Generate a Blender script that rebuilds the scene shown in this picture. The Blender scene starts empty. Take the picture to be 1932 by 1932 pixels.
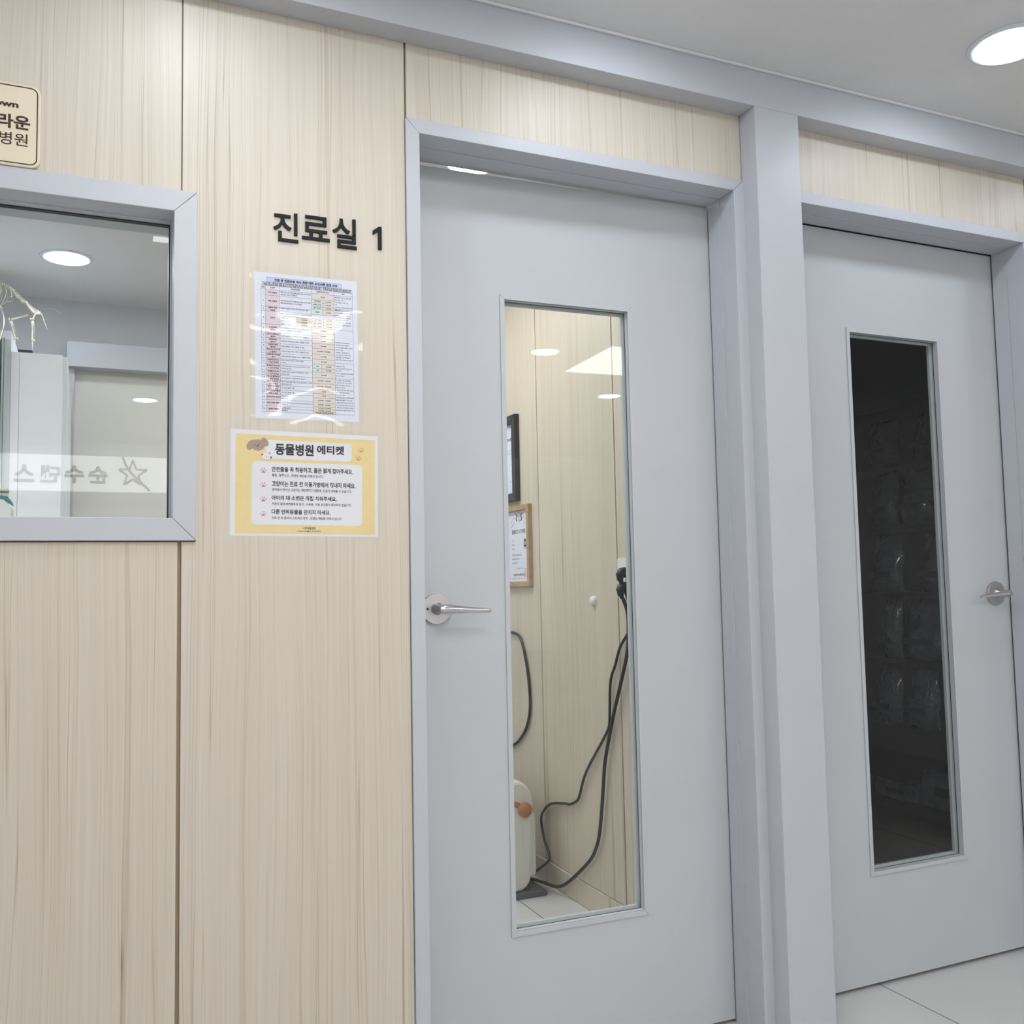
import bpy, bmesh, math, random
from mathutils import Vector, Matrix, Euler, noise
random.seed(7)
PI = math.pi
C = bpy.context.scene.collection
FZ = 1.105                       # camera height above the floor
D = bpy.data

# ------------------------------------------------------------------ materials
def new_mat(name):
    m = D.materials.new(name); m.use_nodes = True
    return m, m.node_tree.nodes, m.node_tree.links, m.node_tree.nodes['Principled BSDF']

def plain(name, col, rough=.5, metal=0, spec=.5, coat=0, noise_amt=0, noise_scale=40, bump=0):
    m, n, l, b = new_mat(name)
    b.inputs['Base Color'].default_value = (*col, 1)
    b.inputs['Roughness'].default_value = rough
    b.inputs['Metallic'].default_value = metal
    b.inputs['Specular IOR Level'].default_value = spec
    b.inputs['Coat Weight'].default_value = coat
    if noise_amt or bump:
        tc = n.new('ShaderNodeTexCoord'); nt = n.new('ShaderNodeTexNoise')
        nt.inputs['Scale'].default_value = noise_scale; nt.inputs['Detail'].default_value = 3
        l.new(tc.outputs['Object'], nt.inputs['Vector'])
        if noise_amt:
            r = n.new('ShaderNodeValToRGB')
            r.color_ramp.elements[0].position = .3; r.color_ramp.elements[1].position = .7
            r.color_ramp.elements[0].color = (*[c*(1-noise_amt) for c in col], 1)
            r.color_ramp.elements[1].color = (*[min(1, c*(1+noise_amt)) for c in col], 1)
            l.new(nt.outputs['Fac'], r.inputs['Fac']); l.new(r.outputs['Color'], b.inputs['Base Color'])
        if bump:
            bp = n.new('ShaderNodeBump'); bp.inputs['Strength'].default_value = bump
            bp.inputs['Distance'].default_value = .002 if bump < 1 else .02
            l.new(nt.outputs['Fac'], bp.inputs['Height']); l.new(bp.outputs['Normal'], b.inputs['Normal'])
    return m

def mth(n, l, op, a, b=None, c=None):
    x = n.new('ShaderNodeMath'); x.operation = op
    for i, v in enumerate((a, b, c)):
        if v is None: continue
        if isinstance(v, (int, float)): x.inputs[i].default_value = v
        else: l.new(v, x.inputs[i])
    return x.outputs[0]

def wood(name, swap=False, tint=(1, 1, 1)):
    m, n, l, b = new_mat(name)
    tc = n.new('ShaderNodeTexCoord'); oi = n.new('ShaderNodeObjectInfo')
    sp = n.new('ShaderNodeSeparateXYZ'); l.new(tc.outputs['Object'], sp.inputs[0])
    u = sp.outputs['Y' if swap else 'X']; z = sp.outputs['Z']
    off = mth(n, l, 'MULTIPLY', oi.outputs['Random'], 37.0)
    u = mth(n, l, 'ADD', u, off)
    def nz(su, sz, detail=2, seed=0., rough=.5):
        c = n.new('ShaderNodeCombineXYZ')
        l.new(mth(n, l, 'MULTIPLY', u, su), c.inputs[0])
        l.new(mth(n, l, 'MULTIPLY', z, sz), c.inputs[1]); c.inputs[2].default_value = seed
        t = n.new('ShaderNodeTexNoise'); t.inputs['Scale'].default_value = 1
        t.inputs['Detail'].default_value = detail; t.inputs['Roughness'].default_value = rough
        l.new(c.outputs[0], t.inputs['Vector'])
        return t.outputs['Fac']
    # slow wander of the grain, so that the lines bow and pinch
    wob = nz(9, 1.1, 2, 3.3)
    u0 = u
    u = mth(n, l, 'ADD', u0, mth(n, l, 'MULTIPLY', mth(n, l, 'SUBTRACT', wob, .5), .035))
    fine = nz(420, 2.2, 2, 1.0)
    mid = nz(120, .8, 2, 5.0)
    broad = nz(16, .35, 2, 9.0)
    lines_src = nz(44, .22, 1, 12.0)
    def line(src, lev, w):
        d = mth(n, l, 'ABSOLUTE', mth(n, l, 'SUBTRACT', src, lev))
        return mth(n, l, 'SUBTRACT', 1.0, mth(n, l, 'MINIMUM', mth(n, l, 'DIVIDE', d, w), 1.0))
    l1 = line(lines_src, .5, .011)
    l2 = line(lines_src, .62, .010)
    l3 = line(nz(85, .25, 1, 15.0), .42, .014)
    gate = mth(n, l, 'SMOOTH_MIN', 1.0, mth(n, l, 'MAXIMUM', mth(n, l, 'MULTIPLY', mth(n, l, 'SUBTRACT', nz(9, .5, 1, 21.0), .36), 5.0), 0.1), .1)
    ls = mth(n, l, 'ADD', mth(n, l, 'MULTIPLY', l1, .75), mth(n, l, 'ADD', mth(n, l, 'MULTIPLY', l2, .6), mth(n, l, 'MULTIPLY', l3, .42)))
    ls = mth(n, l, 'MULTIPLY', ls, gate)
    tone = mth(n, l, 'ADD', mth(n, l, 'MULTIPLY', mth(n, l, 'SUBTRACT', fine, .5), .46),
               mth(n, l, 'ADD', mth(n, l, 'MULTIPLY', mth(n, l, 'SUBTRACT', mid, .5), .5),
                   mth(n, l, 'MULTIPLY', mth(n, l, 'SUBTRACT', broad, .5), .30)))
    f = mth(n, l, 'ADD', mth(n, l, 'ADD', .30, tone), mth(n, l, 'MULTIPLY', ls, .62))
    r = n.new('ShaderNodeValToRGB'); e = r.color_ramp.elements
    t = lambda c: (c[0]*tint[0], c[1]*tint[1], c[2]*tint[2]*.985, 1)
    e[0].position = 0; e[0].color = t((.66, .60, .525))
    e[1].position = 1; e[1].color = t((.27, .215, .155))
    x = e.new(.38); x.color = t((.585, .525, .445))
    x = e.new(.66); x.color = t((.485, .42, .34))
    l.new(f, r.inputs['Fac']); l.new(r.outputs['Color'], b.inputs['Base Color'])
    b.inputs['Roughness'].default_value = .42; b.inputs['Specular IOR Level'].default_value = .4
    return m

def tiles(name):
    m, n, l, b = new_mat(name)
    tc = n.new('ShaderNodeTexCoord'); sp = n.new('ShaderNodeSeparateXYZ'); l.new(tc.outputs['Object'], sp.inputs[0])
    def joint(s, period, o, w):
        a = mth(n, l, 'FRACT', mth(n, l, 'DIVIDE', mth(n, l, 'SUBTRACT', s, o), period))
        d = mth(n, l, 'MINIMUM', a, mth(n, l, 'SUBTRACT', 1.0, a))
        return mth(n, l, 'LESS_THAN', mth(n, l, 'MULTIPLY', d, period), w)
    j = mth(n, l, 'MAXIMUM', joint(sp.outputs['X'], .592, 1.363-5.92, .0016), joint(sp.outputs['Y'], 1.2, 1.4-12, .0016))
    nt = n.new('ShaderNodeTexNoise'); nt.inputs['Scale'].default_value = 3; nt.inputs['Detail'].default_value = 6
    l.new(tc.outputs['Object'], nt.inputs['Vector'])
    r = n.new('ShaderNodeValToRGB'); e = r.color_ramp.elements
    e[0].position = .3; e[0].color = (.56, .555, .54, 1); e[1].position = .7; e[1].color = (.61, .605, .595, 1)
    l.new(nt.outputs['Fac'], r.inputs['Fac'])
    mx = n.new('ShaderNodeMix'); mx.data_type = 'RGBA'
    l.new(j, mx.inputs[0]); l.new(r.outputs['Color'], mx.inputs[6]); mx.inputs[7].default_value = (.03, .03, .03, 1)
    l.new(mx.outputs[2], b.inputs['Base Color'])
    b.inputs['Roughness'].default_value = .32
    return m

def sheet_glass(name, tint=(.97, .985, .975), rough=0., gain=1.0):
    """clear pane: light passes straight through, each outer face mirrors by Fresnel"""
    m = D.materials.new(name); m.use_nodes = True
    n, l = m.node_tree.nodes, m.node_tree.links
    n.remove(n['Principled BSDF'])
    out = n['Material Output']
    tr = n.new('ShaderNodeBsdfTransparent'); tr.inputs[0].default_value = (*tint, 1)
    gl = n.new('ShaderNodeBsdfGlossy'); gl.inputs['Roughness'].default_value = rough
    fr = n.new('ShaderNodeFresnel'); fr.inputs['IOR'].default_value = 1.52
    ge = n.new('ShaderNodeNewGeometry')
    f = mth(n, l, 'MULTIPLY', fr.outputs[0], mth(n, l, 'SUBTRACT', 1.0, ge.outputs['Backfacing']))
    f = mth(n, l, 'MULTIPLY', f, gain)
    mx = n.new('ShaderNodeMixShader')
    l.new(f, mx.inputs[0]); l.new(tr.outputs[0], mx.inputs[1]); l.new(gl.outputs[0], mx.inputs[2])
    l.new(mx.outputs[0], out.inputs[0])
    return m

def emit(name, col, s):
    m, n, l, b = new_mat(name)
    b.inputs['Base Color'].default_value = (.9, .9, .9, 1)
    b.inputs['Emission Color'].default_value = (*col, 1)
    b.inputs['Emission Strength'].default_value = s
    return m

M = dict(
    wood=wood('wood laminate'), wood_y=wood('wood laminate inner wall', True, (.96, .95, .91)),
    groove=plain('groove', (.30, .235, .16), .7),
    grey=plain('grey paint', (.50, .515, .555), .42, noise_amt=.012, noise_scale=9),
    door=plain('door paint', (.50, .518, .54), .45, noise_amt=.015, noise_scale=5),
    ceiling=plain('ceiling paint', (.74, .74, .74), .8, noise_amt=.01, noise_scale=30),
    cornice=plain('cornice white', (.74, .74, .76), .6),
    tile=tiles('floor tile'),
    white_wall=plain('white wall', (.78, .785, .80), .7, noise_amt=.01),
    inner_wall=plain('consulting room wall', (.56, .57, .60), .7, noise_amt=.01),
    beige_panel=plain('pale beige panel', (.66, .645, .60), .6),
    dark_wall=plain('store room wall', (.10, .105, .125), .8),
    glass=sheet_glass('window glass'), film=sheet_glass('laminate film', (.985, .985, .985), .04, .8),
    glass_edge=plain('glass edge', (.05, .16, .13), .2),
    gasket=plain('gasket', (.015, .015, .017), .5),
    chrome=plain('satin steel', (.56, .54, .53), .22, 1), chrome2=plain('brushed steel', (.52, .50, .50), .38, 1),
    lamp=emit('lamp diffuser', (.84, .91, 1.0), 18), panel_lamp=emit('panel diffuser', (1, .985, .955), 4.6),
    lampring=plain('lamp ring', (.72, .74, .80), .4),
    sign_cream=plain('plaque cream', (.72, .63, .475), .45),
    ink=plain('ink', (.012, .010, .010), .6), brown_ink=plain('brown ink', (.035, .015, .010), .6),
    black_acrylic=plain('black acrylic', (.008, .010, .012), .55, spec=.2),
    paper=plain('paper', (.66, .69, .78), .6), poster_white=plain('poster white', (.70, .70, .74), .6),
    poster_yellow=plain('poster yellow', (.74, .59, .28), .6, noise_amt=.02, noise_scale=60),
    pink_cell=plain('pink cell', (.66, .56, .61), .6), beige_cell=plain('beige cell', (.67, .61, .57), .6),
    cream_cell=plain('cream cell', (.68, .63, .52), .6), green_cell=plain('green cell', (.60, .66, .68), .6),
    blue_cell=plain('blue cell', (.50, .57, .76), .6), red_ink=plain('red ink', (.55, .08, .07), .6),
    pink_paw=plain('pink print', (.50, .22, .30), .6), orange_paw=plain('orange print', (.64, .32, .09), .6),
    dog_brown=plain('dog brown print', (.36, .26, .21), .6), cat_white=plain('cat white print', (.72, .70, .72), .6),
    cat_orange=plain('cat orange print', (.66, .36, .26), .6), stamp=plain('stamp print', (.60, .25, .25), .6),
    grey_ink=plain('grey print', (.22, .23, .26), .6), skin=plain('skin print', (.6, .45, .38), .6),
    black_frame=plain('black frame', (.018, .018, .022), .3, noise_amt=.3, noise_scale=14),
    oak=plain('oak frame', (.40, .265, .135), .5, noise_amt=.12, noise_scale=35),
    white_plastic=plain('white plastic', (.74, .74, .72), .35), rubber=plain('black rubber', (.010, .011, .011), .45),
    heater_white=plain('heater white', (.72, .71, .66), .4), tan=plain('tan plastic', (.44, .19, .075), .45),
    heater_grey=plain('heater foot grey', (.10, .105, .115), .5),
    cab=plain('white cabinet', (.80, .825, .88), .2), cab2=plain('white carcass', (.70, .73, .78), .4),
    bone=plain('bone', (.60, .55, .45), .5, noise_amt=.06, noise_scale=80),
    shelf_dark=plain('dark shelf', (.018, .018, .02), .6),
    bag=plain('plastic bag', (.15, .16, .20), .12, coat=.8, noise_amt=.15, noise_scale=26, bump=1),
    bag_label=plain('bag print', (.035, .035, .05), .3), bag_label2=plain('bag print pale', (.30, .30, .33), .3),
    teal=plain('teal card', (.02, .22, .21), .5), navy=plain('navy print', (.02, .02, .09), .5),
    gold=plain('pale gold', (.45, .38, .24), .4), tube_black=plain('black tubing', (.01, .012, .02), .3),
    lightbox=emit('sign lightbox', (.95, .97, 1), 2.3), sign_text=plain('sign lettering', (.03, .03, .05), .5),
    sign_red=plain('sign red', (.5, .12, .12), .5), street=plain('street paving', (.25, .25, .25), .9),
    shop_wall=plain('shop wall', (.33, .34, .36), .8), poster_grey=plain('poster on shop', (.75, .76, .78), .6),
)

# ------------------------------------------------------------------ mesh tools
class MB:
    """collects shapes with materials, links as ONE mesh object"""
    def __init__(s): s.bm = bmesh.new(); s.mats = []
    def mi(s, m):
        m = M[m] if isinstance(m, str) else m
        if m not in s.mats: s.mats.append(m)
        return s.mats.index(m)
    def poly(s, pts, faces, m, smooth=False, T=None):
        vs = [s.bm.verts.new((T @ Vector(p)) if T else p) for p in pts]; i = s.mi(m)
        for f in faces:
            try: fc = s.bm.faces.new([vs[k] for k in f])
            except ValueError: continue
            fc.material_index = i; fc.smooth = smooth
        return vs
    def box(s, x0, x1, y0, y1, z0, z1, m, T=None):
        p = [(x, y, z) for x in (x0, x1) for y in (y0, y1) for z in (z0, z1)]
        f = [(0, 1, 3, 2), (4, 6, 7, 5), (0, 4, 5, 1), (2, 3, 7, 6), (0, 2, 6, 4), (1, 5, 7, 3)]
        s.poly(p, f, m, False, T); return s
    def prism(s, pts, d0, d1, m, axis='y', T=None, smooth=False):
        """2D outline extruded along an axis: 'y' takes (x,z), 'z' takes (x,y), 'x' takes (y,z)"""
        mk = dict(y=lambda p, d: (p[0], d, p[1]), z=lambda p, d: (p[0], p[1], d), x=lambda p, d: (d, p[0], p[1]))[axis]
        n = len(pts)
        v = [mk(p, d0) for p in pts]+[mk(p, d1) for p in pts]
        vs = s.poly(v, [tuple(range(n)), tuple(range(2*n-1, n-1, -1))], m, False, T)
        i = s.mi(m)
        for k in range(n):
            fc = s.bm.faces.new((vs[k], vs[(k+1) % n], vs[n+(k+1) % n], vs[n+k])); fc.material_index = i; fc.smooth = smooth
        return s
    def tube(s, pts, r, m, sides=8, sx=None, cap=True, up=None, T=None):
        """swept round section; r a number or a list; sx scales the section across"""
        pts = [Vector(p) for p in pts]; n = len(pts)
        rr = r if isinstance(r, (list, tuple)) else [r]*n
        sxx = sx if isinstance(sx, (list, tuple)) else [sx or 1]*n
        rings = []; i = s.mi(m); nrm = None
        for k, p in enumerate(pts):
            t = (pts[min(k+1, n-1)]-pts[max(k-1, 0)]).normalized()
            if up is not None: a = t.cross(Vector(up)).normalized()
            else:
                if nrm is None: nrm = t.orthogonal().normalized()
                nrm = (nrm-t*nrm.dot(t)).normalized(); a = nrm
            b = t.cross(a)
            ring = []
            for q in range(sides):
                g = 2*PI*q/sides
                w = p+a*math.cos(g)*rr[k]*sxx[k]+b*math.sin(g)*rr[k]
                ring.append(s.bm.verts.new((T @ w) if T else w))
            rings.append(ring)
        for k in range(n-1):
            for q in range(sides):
                fc = s.bm.faces.new((rings[k][q], rings[k][(q+1) % sides], rings[k+1][(q+1) % sides], rings[k+1][q]))
                fc.material_index = i; fc.smooth = True
        if cap:
            for ring in (rings[0][::-1], rings[-1]):
                fc = s.bm.faces.new(ring); fc.material_index = i
        return s
    def lathe(s, prof, m, T=None, seg=48, smooth=True):
        """profile of (radius, height) turned about local z"""
        i = s.mi(m); rings = []
        for r, h in prof:
            ring = [s.bm.verts.new((T or Matrix()) @ Vector((r*math.cos(2*PI*k/seg), r*math.sin(2*PI*k/seg), h))) for k in range(seg)] if r > 1e-6 else [s.bm.verts.new((T or Matrix()) @ Vector((0, 0, h)))]
            rings.append(ring)
        for a, b in zip(rings, rings[1:]):
            for k in range(seg):
                q = (k+1) % seg
                if len(a) == 1 and len(b) == 1: continue
                if len(a) == 1: f = (a[0], b[k], b[q])
                elif len(b) == 1: f = (a[k], a[q], b[0])
                else: f = (a[k], a[q], b[q], b[k])
                fc = s.bm.faces.new(f); fc.material_index = i; fc.smooth = smooth
        return s
    def blob(s, c, rad, m, T=None, seg=16, rings=10):
        """ellipsoid"""
        prof = [(math.sin(PI*k/rings), -math.cos(PI*k/rings)) for k in range(rings+1)]
        prof[0] = (0, -1); prof[-1] = (0, 1)
        TT = (T or Matrix()) @ Matrix.Translation(c) @ Matrix.Diagonal((*rad, 1))
        return s.lathe(prof, m, TT, seg)
    def disc(s, cx, cy, rx, ry, z, m, seg=32, rot=0, T=None):
        p = []
        for k in range(seg):
            a = 2*PI*k/seg; x = rx*math.cos(a); y = ry*math.sin(a)
            p.append((cx+x*math.cos(rot)-y*math.sin(rot), cy+x*math.sin(rot)+y*math.cos(rot), z))
        s.poly(p, [tuple(range(seg))], m, False, T); return s
    def flat(s, pts, z, m, T=None):
        s.poly([(x, y, z) for x, y in pts], [tuple(range(len(pts)))], m, False, T); return s
    def rect(s, x0, x1, y0, y1, z, m, T=None):
        return s.flat([(x0, y0), (x1, y0), (x1, y1), (x0, y1)], z, m, T)
    def text(s, body, box, m, z=0, bold=0, depth=0, T=None, align='fit', res=3):
        """lettering as mesh in the local xy plane. box=(x0,x1,y0,y1): 'fit' stretches the inked area into the box,
        'left' / 'center' / 'right' keeps proportions at the box's height"""
        cu = FONT; cu.body = body; cu.offset = bold; cu.extrude = .5 if depth else 0; cu.resolution_u = res
        ob = FONT_OB
        dg = bpy.context.evaluated_depsgraph_get(); dg.update()
        me = D.meshes.new_from_object(ob.evaluated_get(dg))
        if not me.vertices: D.meshes.remove(me); return s
        xs = [v.co.x for v in me.vertices]; ys = [v.co.y for v in me.vertices]
        ax, bx, ay, by = min(xs), max(xs), min(ys), max(ys)
        x0, x1, y0, y1 = box
        ky = (y1-y0)/max(by-ay, 1e-6); kx = (x1-x0)/max(bx-ax, 1e-6)
        if align != 'fit':
            kx = min(ky, kx) if align != 'rigid' else ky
            w = (bx-ax)*kx
            ox = x0 if align == 'left' else (x1-w if align == 'right' else (x0+x1-w)/2)
        else: ox = x0
        i = s.mi(m); vs = []
        for v in me.vertices:
            p = Vector((ox+(v.co.x-ax)*kx, y0+(v.co.y-ay)*ky, z+(v.co.z+.5)*depth if depth else z))
            vs.append(s.bm.verts.new((T @ p) if T else p))
        for f in me.polygons:
            try: fc = s.bm.faces.new([vs[k] for k in f.vertices]); fc.material_index = i
            except ValueError: pass
        D.meshes.remove(me)
        return s
    def build(s, name, parent=None, loc=None, rot=None, bevel=0, recalc=True, sub=0):
        if recalc: bmesh.ops.recalc_face_normals(s.bm, faces=s.bm.faces)
        me = D.meshes.new(name); s.bm.to_mesh(me); s.bm.free()
        for m in s.mats: me.materials.append(m)
        o = D.objects.new(name, me); C.objects.link(o)
        if parent: o.parent = parent
        if loc: o.location = loc
        if rot: o.rotation_euler = rot
        if bevel:
            md = o.modifiers.new('edge', 'BEVEL'); md.width = bevel; md.segments = 2; md.limit_method = 'ANGLE'; md.angle_limit = .7
        if sub:
            md = o.modifiers.new('smooth', 'SUBSURF'); md.levels = md.render_levels = sub
        return o

FONT = D.curves.new('lettering', 'FONT'); FONT.size = 1
FONT_OB = D.objects.new('lettering', FONT); C.objects.link(FONT_OB)

def thing(name, label, cat, loc=(0, 0, 0), rot=(0, 0, 0), group=None, kind=None):
    o = D.objects.new(name, None); C.objects.link(o); o.empty_display_size = .05
    o.location = loc; o.rotation_euler = rot
    return tag(o, label, cat, group, kind)
def tag(o, label=None, cat=None, group=None, kind=None):
    if label: o['label'] = label
    if cat: o['category'] = cat
    if group: o['group'] = group
    if kind: o['kind'] = kind
    return o
def struct(o, label=None, cat=None): return tag(o, label, cat, None, 'structure')
def spline(pts, k=8):
    P = [Vector(p) for p in pts]; P = [P[0]*2-P[1]]+P+[P[-1]*2-P[-2]]; out = []
    for i in range(1, len(P)-2):
        a, b, c, d = P[i-1:i+3]
        for q in range(k):
            t = q/k
            out.append(.5*((2*b)+(c-a)*t+(2*a-5*b+4*c-d)*t*t+(3*b-a-3*c+d)*t**3))
    out.append(P[-2]); return out
def rrect(x0, x1, y0, y1, r, k=6):
    p = []
    for cx, cy, a in ((x1-r, y1-r, 0), (x0+r, y1-r, 90), (x0+r, y0+r, 180), (x1-r, y0+r, 270)):
        for q in range(k+1):
            g = math.radians(a+90*q/k); p.append((cx+r*math.cos(g), cy+r*math.sin(g)))
    return p
def mitred(mb, x0, x1, z0, z1, w, y0, y1, m, sides='lrtb', ws=None):
    """frame of mitred bars around the opening x0..x1, z0..z1 (inner edges), bar width w outward"""
    e = .0002
    X0, X1, Z0, Z1 = x0-w, x1+w, z0-w, z1+w
    b = 'b' in sides
    if 't' in sides: mb.prism([(x0+e, z1), (x1-e, z1), (X1-e*2, Z1), (X0+e*2, Z1)], y0, y1, m)
    if b: mb.prism([(x0+e, z0), (x1-e, z0), (X1-e*2, Z0), (X0+e*2, Z0)], y0, y1, m)
    zb0, zb1 = (z0+e, Z0+2*e) if b else (0, 0)
    if 'l' in sides: mb.prism([(x0, zb0), (x0, z1-e), (X0, Z1-2*e), (X0, zb1)], y0, y1, m)
    if 'r' in sides: mb.prism([(x1, zb0), (x1, z1-e), (X1, Z1-2*e), (X1, zb1)], y0, y1, m)
    return mb

W = 1.906                     # face of the wood wall
CE = 1.277+FZ                 # ceiling height 2.382
Z = lambda z: z+FZ

# ------------------------------------------------------------------ setting
struct(MB().box(-2.6, 4.6, -4.4, 4.75, -.05, 0, 'tile').build('floor'))
struct(MB().box(-2.6, 4.6, -4.4, 4.75, CE, CE+.05, 'ceiling').build('ceiling'))
struct(MB().box(-2.7, -2.6, -4.4, 4.75, 0, CE, 'white_wall').build('wall_left'))
struct(MB().box(4.6, 4.7, -4.4, 4.75, 0, CE, 'white_wall').build('wall_right'))
b = MB()
b.box(-2.6, -1.9, -4.5, -4.4, 0, CE, 'white_wall'); b.box(4.2, 4.6, -4.5, -4.4, 0, CE, 'white_wall')
b.box(-1.9, 4.2, -4.5, -4.4, 2.30, CE, 'white_wall')
struct(b.build('wall_back'))
# front wall backing with three openings
WX0, WX1, WZ0, WZ1 = -1.143, .179, Z(.087), Z(.772)        # window frame, outer edges
D1a, D1b, DT = .608, 1.505, Z(1.008)                        # door frame, outer edges
D2a, D2b = 1.660, 2.558
b = MB(); ya, yb = 1.912, 2.035
b.box(-2.6, WX0+.01, ya, yb, 0, CE, 'groove')
b.box(WX0+.01, WX1-.01, ya, yb, 0, WZ0+.01, 'groove'); b.box(WX0+.01, WX1-.01, ya, yb, WZ1-.01, CE, 'groove')
b.box(WX1-.01, D1a+.01, ya, yb, 0, CE, 'groove')
b.box(D1a+.01, D1b-.01, ya, yb, DT-.01, CE, 'groove')
b.box(D1b-.01, D2a+.01, ya, yb, 0, CE, 'groove')
b.box(D2a+.01, D2b-.01, ya, yb, DT-.01, CE, 'groove')
b.box(D2b-.01, 4.6, ya, yb, 0, CE, 'groove')
wf = struct(b.build('wall_front'))
HB = Z(1.178)                                               # underside of the header beam
def panel(x0, x1, z0, z1): MB().box(x0, x1, W, 1.912, z0, z1, 'wood').build('wood_panel', wf, bevel=.0008)
panel(-.98, .1490, WZ1+.0005, CE); panel(-2.6, -.985, 0, CE)
panel(-.98, .1462, .004, WZ0-.0005)
# panel between window and door goes round the window's corner
b = MB(); x1 = .6065
b.prism([(.1535, .004), (x1, .004), (x1, CE), (.1515, CE), (.1515, WZ1+.0005), (WX1+.0005, WZ1+.0005), (WX1+.0005, WZ0-.0005), (.1535, WZ0-.0005)], W, 1.912, 'wood')
b.build('wood_panel', wf)
panel(.6115, 1.5030, DT+.0005, CE)
panel(1.6425, 2.550, DT+.0005, CE); panel(2.5555, 3.6, .0, CE); panel(3.605, 4.6, 0, CE)
# header beam, column, cornice
struct(MB().box(-2.6, 4.6, 1.845, W, HB, CE, 'grey').build('trim_1', bevel=.001))
struct(MB().box(1.5045, 1.642, 1.8453, 1.911, 0, HB, 'grey').build('trim_2', bevel=.001))
struct(MB().box(-2.6, 4.6, 1.837, 1.845, CE-.007, CE, 'cornice').build('trim_3', bevel=.002))
# the consulting room behind and the store room
wr = struct(MB().box(1.545, 1.66, yb, 4.55, 0, CE, 'groove').build('wall_inner_right'))
for y0, y1 in ((yb, 2.6445), (2.6505, 3.2225), (3.2275, 3.90), (3.905, 4.55)):
    MB().box(1.539, 1.545, y0, y1, .081, CE, 'wood_y').build('wood_panel', wr, bevel=.0008)
struct(MB().box(1.533, 1.545, yb, 4.55, .001, .079, 'wood_y').build('baseboard_inner_right', bevel=.001))
struct(MB().box(-1.7, -1.6, yb, 4.55, 0, CE, 'white_wall').build('wall_inner_left'))
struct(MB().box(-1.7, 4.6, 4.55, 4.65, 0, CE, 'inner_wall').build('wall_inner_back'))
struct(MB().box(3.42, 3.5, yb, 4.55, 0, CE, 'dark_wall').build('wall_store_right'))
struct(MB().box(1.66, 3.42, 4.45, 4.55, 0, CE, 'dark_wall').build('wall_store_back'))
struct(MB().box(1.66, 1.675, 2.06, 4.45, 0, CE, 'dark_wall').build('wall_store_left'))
# grey framed doorway with a shut pale panel in the consulting room's back wall
t = thing('door_3', 'grey framed opening with a pale beige panel, seen through the window behind the white cabinet', 'door', (0, 4.55, 0), kind='structure')
b = MB()
b.box(-.114, 1.0, -.10, 0, Z(.964), Z(1.073), 'grey'); b.box(-.114, -.084, -.06, 0, 0, Z(.964), 'grey'); b.box(.97, 1.0, -.06, 0, 0, Z(.964), 'grey')
b.build('door_frame', t, bevel=.001)
MB().box(-.084, .97, -.02, 0, 0, Z(.964), 'beige_panel').build('door_panel', t)

# ------------------------------------------------------------------ window_1
wi = thing('window_1', 'interior window with a wide grey mitred frame in the wood panel wall', 'window', (0, W, 0), kind='structure')
fx0, fx1, fz0, fz1 = WX0+.043, .136, Z(.132), Z(.730)
b = MB(); mitred(b, fx0, fx1, fz0, fz1, .043, -.009, .002, 'grey'); b.build('window_frame', wi, bevel=.0012)
b = MB(); mitred(b, fx0-.0005, fx1+.0005, fz0-.0005, fz1+.0005, .018, .0025, .048, 'grey')
mitred(b, fx0+.002, fx1-.002, fz0+.002, fz1-.002, .018, .0485, .129, 'grey'); b.build('window_reveal', wi)
b = MB(); mitred(b, fx0+.006, fx1-.004, fz0+.004, fz1-.004, .0035, .066, .080, 'gasket'); b.build('gasket', wi)
MB().box(fx0+.004, fx1-.0035, .069, .077, fz0+.0035, fz1-.0035, 'glass').build('glass_pane', wi)

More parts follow.
